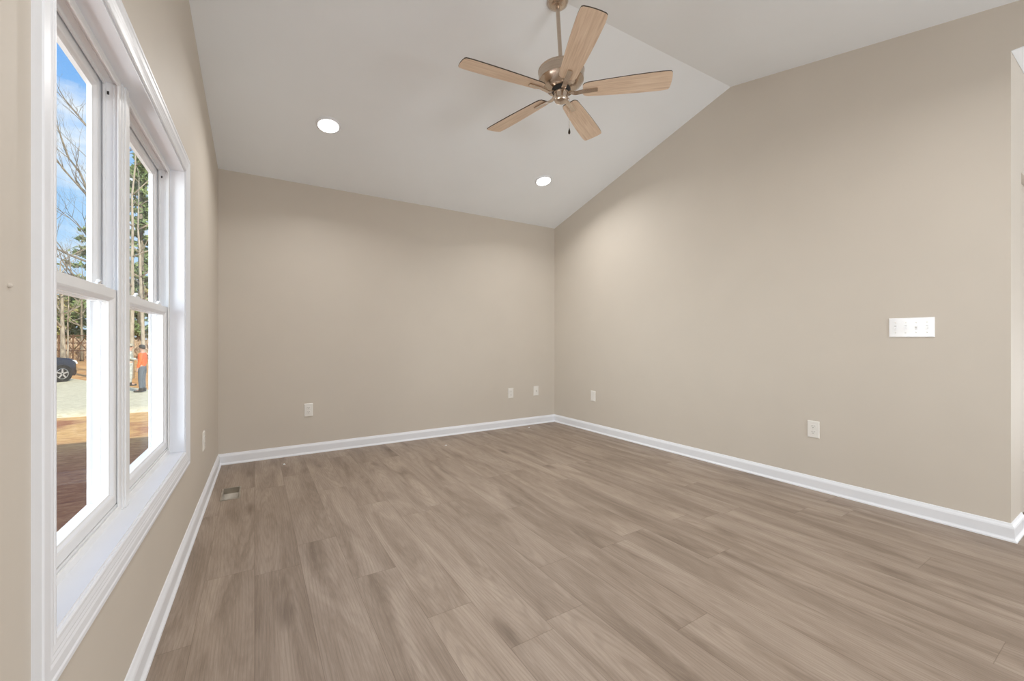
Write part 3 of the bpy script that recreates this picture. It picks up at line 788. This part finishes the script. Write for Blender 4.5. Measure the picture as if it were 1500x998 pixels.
# local: x forward, y left (away), z up; front axle at x=0
HWID = .93
prof = [  # x, z bottom, z belt/top of lower body, half width
 (.74, .42, .70, .60), (.72, .30, .92, .76), (.64, .24, 1.02, .86), (.40, .24, 1.10, .91), (0, .26, 1.14, .93), (-.50, .26, 1.17, .94), (-1.0, .26, 1.19, .94), (-2.0, .26, 1.20, .94), (-3.0, .27, 1.20, .93), (-3.55, .32, 1.18, .90), (-3.72, .45, 1.10, .82)]
bm = bmesh.new(); secs = []
for x, zb, zt_, hw in prof:
    pts = [(-hw*.92, zb), (-hw, zb+.10), (-hw*1.0, (zb+zt_)/2), (-hw*.97, zt_-.12), (-hw*.86, zt_-.02), (0, zt_+.03), (hw*.86, zt_-.02), (hw*.97, zt_-.12), (hw, (zb+zt_)/2), (hw, zb+.10), (hw*.92, zb)]
    secs.append([bm.verts.new((x, y_+HWID, z_)) for y_, z_ in pts])
for A, Bq in zip(secs, secs[1:]):
    for i in range(len(A)): bm.faces.new([A[i], A[(i+1) % len(A)], Bq[(i+1) % len(A)], Bq[i]])
bm.faces.new(secs[0]); bm.faces.new(secs[-1][::-1])
# wheel arches: dark rounded openings are cut by discs set into the flanks
body = link('body', bm, M['carpaint'], car); smooth_by_angle(body, 40)
bm = bmesh.new(); secs = []
for x, z, hw in ((-.62, 1.16, .80), (-1.20, 1.58, .68), (-1.55, 1.68, .64), (-2.6, 1.70, .64), (-3.2, 1.62, .62), (-3.62, 1.16, .76)):
    secs.append([bm.verts.new((x, y_+HWID, z_)) for y_, z_ in ((-hw-.10*(z > 1.3), 1.14), (-hw, z-.05), (-hw*.8, z), (hw*.8, z), (hw, z-.05), (hw+.10*(z > 1.3), 1.14))])
for A, Bq in zip(secs, secs[1:]):
    for i in range(6): bm.faces.new([A[i], A[(i+1) % 6], Bq[(i+1) % 6], Bq[i]])
bm.faces.new(secs[0]); bm.faces.new(secs[-1][::-1])
link('cabin', bm, M['carpaint'], car)
for nm, poly in (('side_window', [(-.92, 1.22), (-1.30, 1.55), (-1.95, 1.60), (-1.95, 1.22)]), ('side_window', [(-2.02, 1.22), (-2.02, 1.60), (-2.95, 1.58), (-3.25, 1.22)])):
    for sy in (-1, 1):
        bm = bmesh.new(); prism(bm, poly, -.008, .008, lambda a, d, b: (a, HWID+sy*(.775-(b-1.2)*.24)+d, b)); link(nm, bm, M['carglass'], car)
bm = bmesh.new(); box(bm, .71, .755, HWID-.45, HWID+.45, .62, .84, bev=.01); link('grille', bm, M['cartrim'], car)
bm = bmesh.new(); box(bm, .60, .78, HWID-.72, HWID+.72, .34, .52, bev=.03); link('bumper', bm, M['cartrim'], car)
for sy in (-1, 1):
    bm = bmesh.new(); prism(bm, [(.68, .80), (.725, .82), (.67, .96), (.50, .985), (.52, .90)], -.10, .10, lambda a, d, b: (a, HWID+sy*.74+d, b)); link('headlight', bm, M['headlamp'], car)
for ax in (0, -2.75):
    for sy in (-1, 1):
        bm = bmesh.new(); cy = HWID+sy*.86
        def disc(bm, prof_, mi=0):
            rg = []
            for r, yy in prof_: rg.append([bm.verts.new((ax+r*math.cos(2*PI*i/32), cy+sy*yy, .37+r*math.sin(2*PI*i/32))) for i in range(32)])
            for A, Bq in zip(rg, rg[1:]):
                for i in range(32): bm.faces.new([A[i], A[(i+1) % 32], Bq[(i+1) % 32], Bq[i]])
            bm.faces.new(rg[0]); bm.faces.new(rg[-1])
        disc(bm, [(.43, -.02), (.43, .085), (.415, .09)]); link('wheel_arch', bm, M['cartrim'], car)
        bm = bmesh.new(); disc(bm, [(.24, -.12), (.35, -.12), (.37, -.09), (.37, .08), (.35, .11), (.25, .115), (.245, .07)]); w_ = link('wheel', bm, M['rubber'], car)
        bm = bmesh.new(); disc(bm, [(.245, .06), (.25, .112), (.235, .118), (.225, .08), (.06, .075)])
        for k in range(5):
            a = 2*PI*k/5+.3; ca, sa = math.cos(a), math.sin(a)
            prism(bm, [(.03, -.035), (.235, -.028), (.235, .028), (.03, .035)], .085, .112, lambda r, d, t: (ax+r*ca-t*sa, cy+sy*d, .37+r*sa+t*ca))
        link('alloy_rim', bm, M['alloy'], w_)

# ---- two people talking on the drive
M['skin'] = plain('skin', (.52, .33, .24, 1), .5)
M['orange'] = plain('orange_hi_vis_cloth', (.90, .16, .045, 1), .8, var=.12, scale=30)
M['denim'] = plain('blue_grey_denim', (.12, .138, .16, 1), .85, var=.25, scale=40)
M['palegrey'] = plain('pale_camouflage_cloth', (.42, .44, .40, 1), .85, var=.35, scale=16)
M['khaki'] = plain('pale_khaki_cloth', (.40, .38, .30, 1), .85, var=.15, scale=20)
M['boot'] = plain('dark_boots', (.04, .035, .03, 1), .7)
M['hair'] = plain('dark_hair', (.05, .035, .025, 1), .8)
def skinmesh(name, verts, edges, mat, parent, root=0, sub=2):
    me = bpy.data.meshes.new(name); me.from_pydata([v[:3] for v in verts], edges, []); me.materials.append(mat)
    o = bpy.data.objects.new(name, me); COL.objects.link(o); o.parent = parent
    md = o.modifiers.new('skin', 'SKIN'); md.use_smooth_shade = True
    for i, v in enumerate(verts):
        sv = me.skin_vertices[0].data[i]; r = v[3]; sv.radius = r if isinstance(r, tuple) else (r, r); sv.use_root = (i == root)
    sb = o.modifiers.new('sub', 'SUBSURF'); sb.levels = sub; sb.render_levels = sub
    return o
def hand(verts, edges, wi, palm, fdir, side, thumb):
    """palm vertex then five unequal bent fingers"""
    pv = Vector(palm); fd = Vector(fdir).normalized(); sd_ = Vector(side).normalized(); td = Vector(thumb).normalized()
    verts.append((*pv, .022)); pi = len(verts)-1; edges.append((wi, pi))
    for k, ln in zip((-1.5, -.5, .5, 1.5), (.062, .076, .080, .070)):
        b = pv+sd_*.014*k+fd*.028; m_ = b+fd*ln*.5; t_ = m_+fd*ln*.45+td*ln*.25
        s0 = len(verts); verts.extend([(*b, .009), (*m_, .0085), (*t_, .0075)]); edges.extend([(pi, s0), (s0, s0+1), (s0+1, s0+2)])
    b = pv+sd_*.026+td*.012; t_ = b+sd_*.022+fd*.030+td*.012
    s0 = len(verts); verts.extend([(*b, .010), (*t_, .009)]); edges.extend([(pi, s0), (s0, s0+1)])
def person(pos, rotz, label, top, trousers, h=1.74, arm='down', cap=None):
    k = h/1.74
    e = empty('person', pos, rotz, label, 'person'); e.scale = (k, k, k)
    # faces +y, z up
    V_ = [(0, 0, .95, (.13, .095)), (0, .01, 1.12, (.125, .085)), (0, .0, 1.30, (.145, .095)), (0, -.01, 1.43, (.10, .07)), (0, 0, 1.50, .052), (0, .015, 1.57, (.066, .078)), (0, .02, 1.64, (.076, .092)), (0, .01, 1.71, (.058, .07))]
    E_ = [(0, 1), (1, 2), (2, 3), (3, 4), (4, 5), (5, 6), (6, 7)]
    sleeves = []
    for sx_ in (-1, 1):
        n0 = len(V_)
        V_ += [(sx_*.09, 0, .88, .088), (sx_*.105, .015, .50, .058), (sx_*.11, -.01, .10, .042), (sx_*.115, .10, .035, (.040, .030)), (sx_*.12, .17, .025, (.036, .022))]
        E_ += [(0, n0), (n0, n0+1), (n0+1, n0+2), (n0+2, n0+3), (n0+3, n0+4)]
        n1 = len(V_)
        if arm == 'down':
            V_ += [(sx_*.17, -.01, 1.41, .058), (sx_*.225, -.02, 1.14, .042), (sx_*.235, .05, .90, .028)]; pl_ = (sx_*.235, .065, .845); fd = (0, .1, -1); td = (-sx_*.4, 1, 0)
        else:
            V_ += [(sx_*.17, -.01, 1.41, .058), (sx_*.225, .0, 1.14, .042), (sx_*.12, .20, 1.10, .028)]; pl_ = (sx_*.075, .235, 1.10); fd = (-sx_*1, .25, 0); td = (0, .3, 1)
        E_ += [(2, n1), (n1, n1+1), (n1+1, n1+2)]
        sleeves.append([V_[n1], V_[n1+1], V_[n1+2]])
        hand(V_, E_, n1+2, pl_, fd, (0, 1, .2) if arm == 'down' else (0, .2, 1), td)
    skinmesh('body', V_, E_, M['skin'], e)
    # face
    def ball(nm, r, pos, sc, mat):
        bm = bmesh.new(); bmesh.ops.create_uvsphere(bm, u_segments=10, v_segments=8, radius=r, matrix=Matrix.Translation(pos) @ Matrix.Diagonal((*sc, 1))); link(nm, bm, mat, e, None, True)
    ball('nose', .013, (0, .108, 1.605), (.8, 1.2, 1.5), M['skin'])
    for sx_ in (-1, 1):
        ball('ear', .02, (sx_*.078, .012, 1.62), (.4, .8, 1.4), M['skin']); ball('eye', .009, (sx_*.030, .098, 1.632), (1, 1, 1), M['hair'])
    ball('mouth', .018, (0, .094, 1.568), (1.2, .4, .3), M['hair'])
    # jacket
    T_ = [(0, 0, .88, (.165, .125)), (0, .01, 1.12, (.148, .105)), (0, 0, 1.30, (.168, .115)), (0, -.01, 1.42, (.125, .085)), (0, -.005, 1.46, (.07, .06))]; TE = [(0, 1), (1, 2), (2, 3), (3, 4)]
    for a_ in sleeves:
        n1 = len(T_); T_ += [(*a_[0][:3], .075), (*a_[1][:3], .060), (*a_[2][:3], .045)]; TE += [(2, n1), (n1, n1+1), (n1+1, n1+2)]
    skinmesh('jacket', T_, TE, top, e)
    Q_ = [(0, 0, .94, (.146, .112)), (0, .005, 1.06, (.138, .100))]; QE = [(0, 1)]
    for sx_ in (-1, 1):
        n1 = len(Q_); Q_ += [(sx_*.088, 0, .84, .102), (sx_*.105, .015, .50, .076), (sx_*.11, -.005, .11, .064)]; QE += [(0, n1), (n1, n1+1), (n1+1, n1+2)]
    skinmesh('trousers', Q_, QE, trousers, e)
    for sx_ in (-1, 1):
        bm = bmesh.new(); box(bm, sx_*.115-.052, sx_*.115+.052, -.07, .21, 0, .055, bev=.02); box(bm, sx_*.112-.05, sx_*.112+.05, -.075, .06, .04, .14, bev=.02)
        link('boot', bm, M['boot'], e)
    bm = bmesh.new()
    lathe(bm, [(.092, 1.665), (.094, 1.69), (.085, 1.735), (.05, 1.765), (0, 1.772)], 20, 0, .012, cap=False)
    if cap:
        prism(bm, [(-.07, .08), (.07, .08), (.055, .17), (0, .185), (-.055, .17)], 1.668, 1.676, lambda a, d, b: (a, b, d)); link('cap', bm, cap, e, None, True)
        bm = bmesh.new(); lathe(bm, [(.076, 1.60), (.086, 1.63), (.090, 1.668), (.06, 1.67)], 20, 0, -.008, cap=False)
    link('hair', bm, M['hair'], e, None, True)
    return e
p = fwd(208.5, 15.6); person((p.x, p.y, GZ+.085), math.radians(80), 'person in an orange jacket, dark cap and jeans standing on the drive', M['orange'], M['denim'], 1.74, 'down', M['boot'])
p = fwd(190.5, 17.6); person((p.x, p.y, GZ+.085), math.radians(-80), 'person in pale grey clothes standing behind the window mullion', M['palegrey'], M['palegrey'], 1.76, 'folded', M['khaki'])
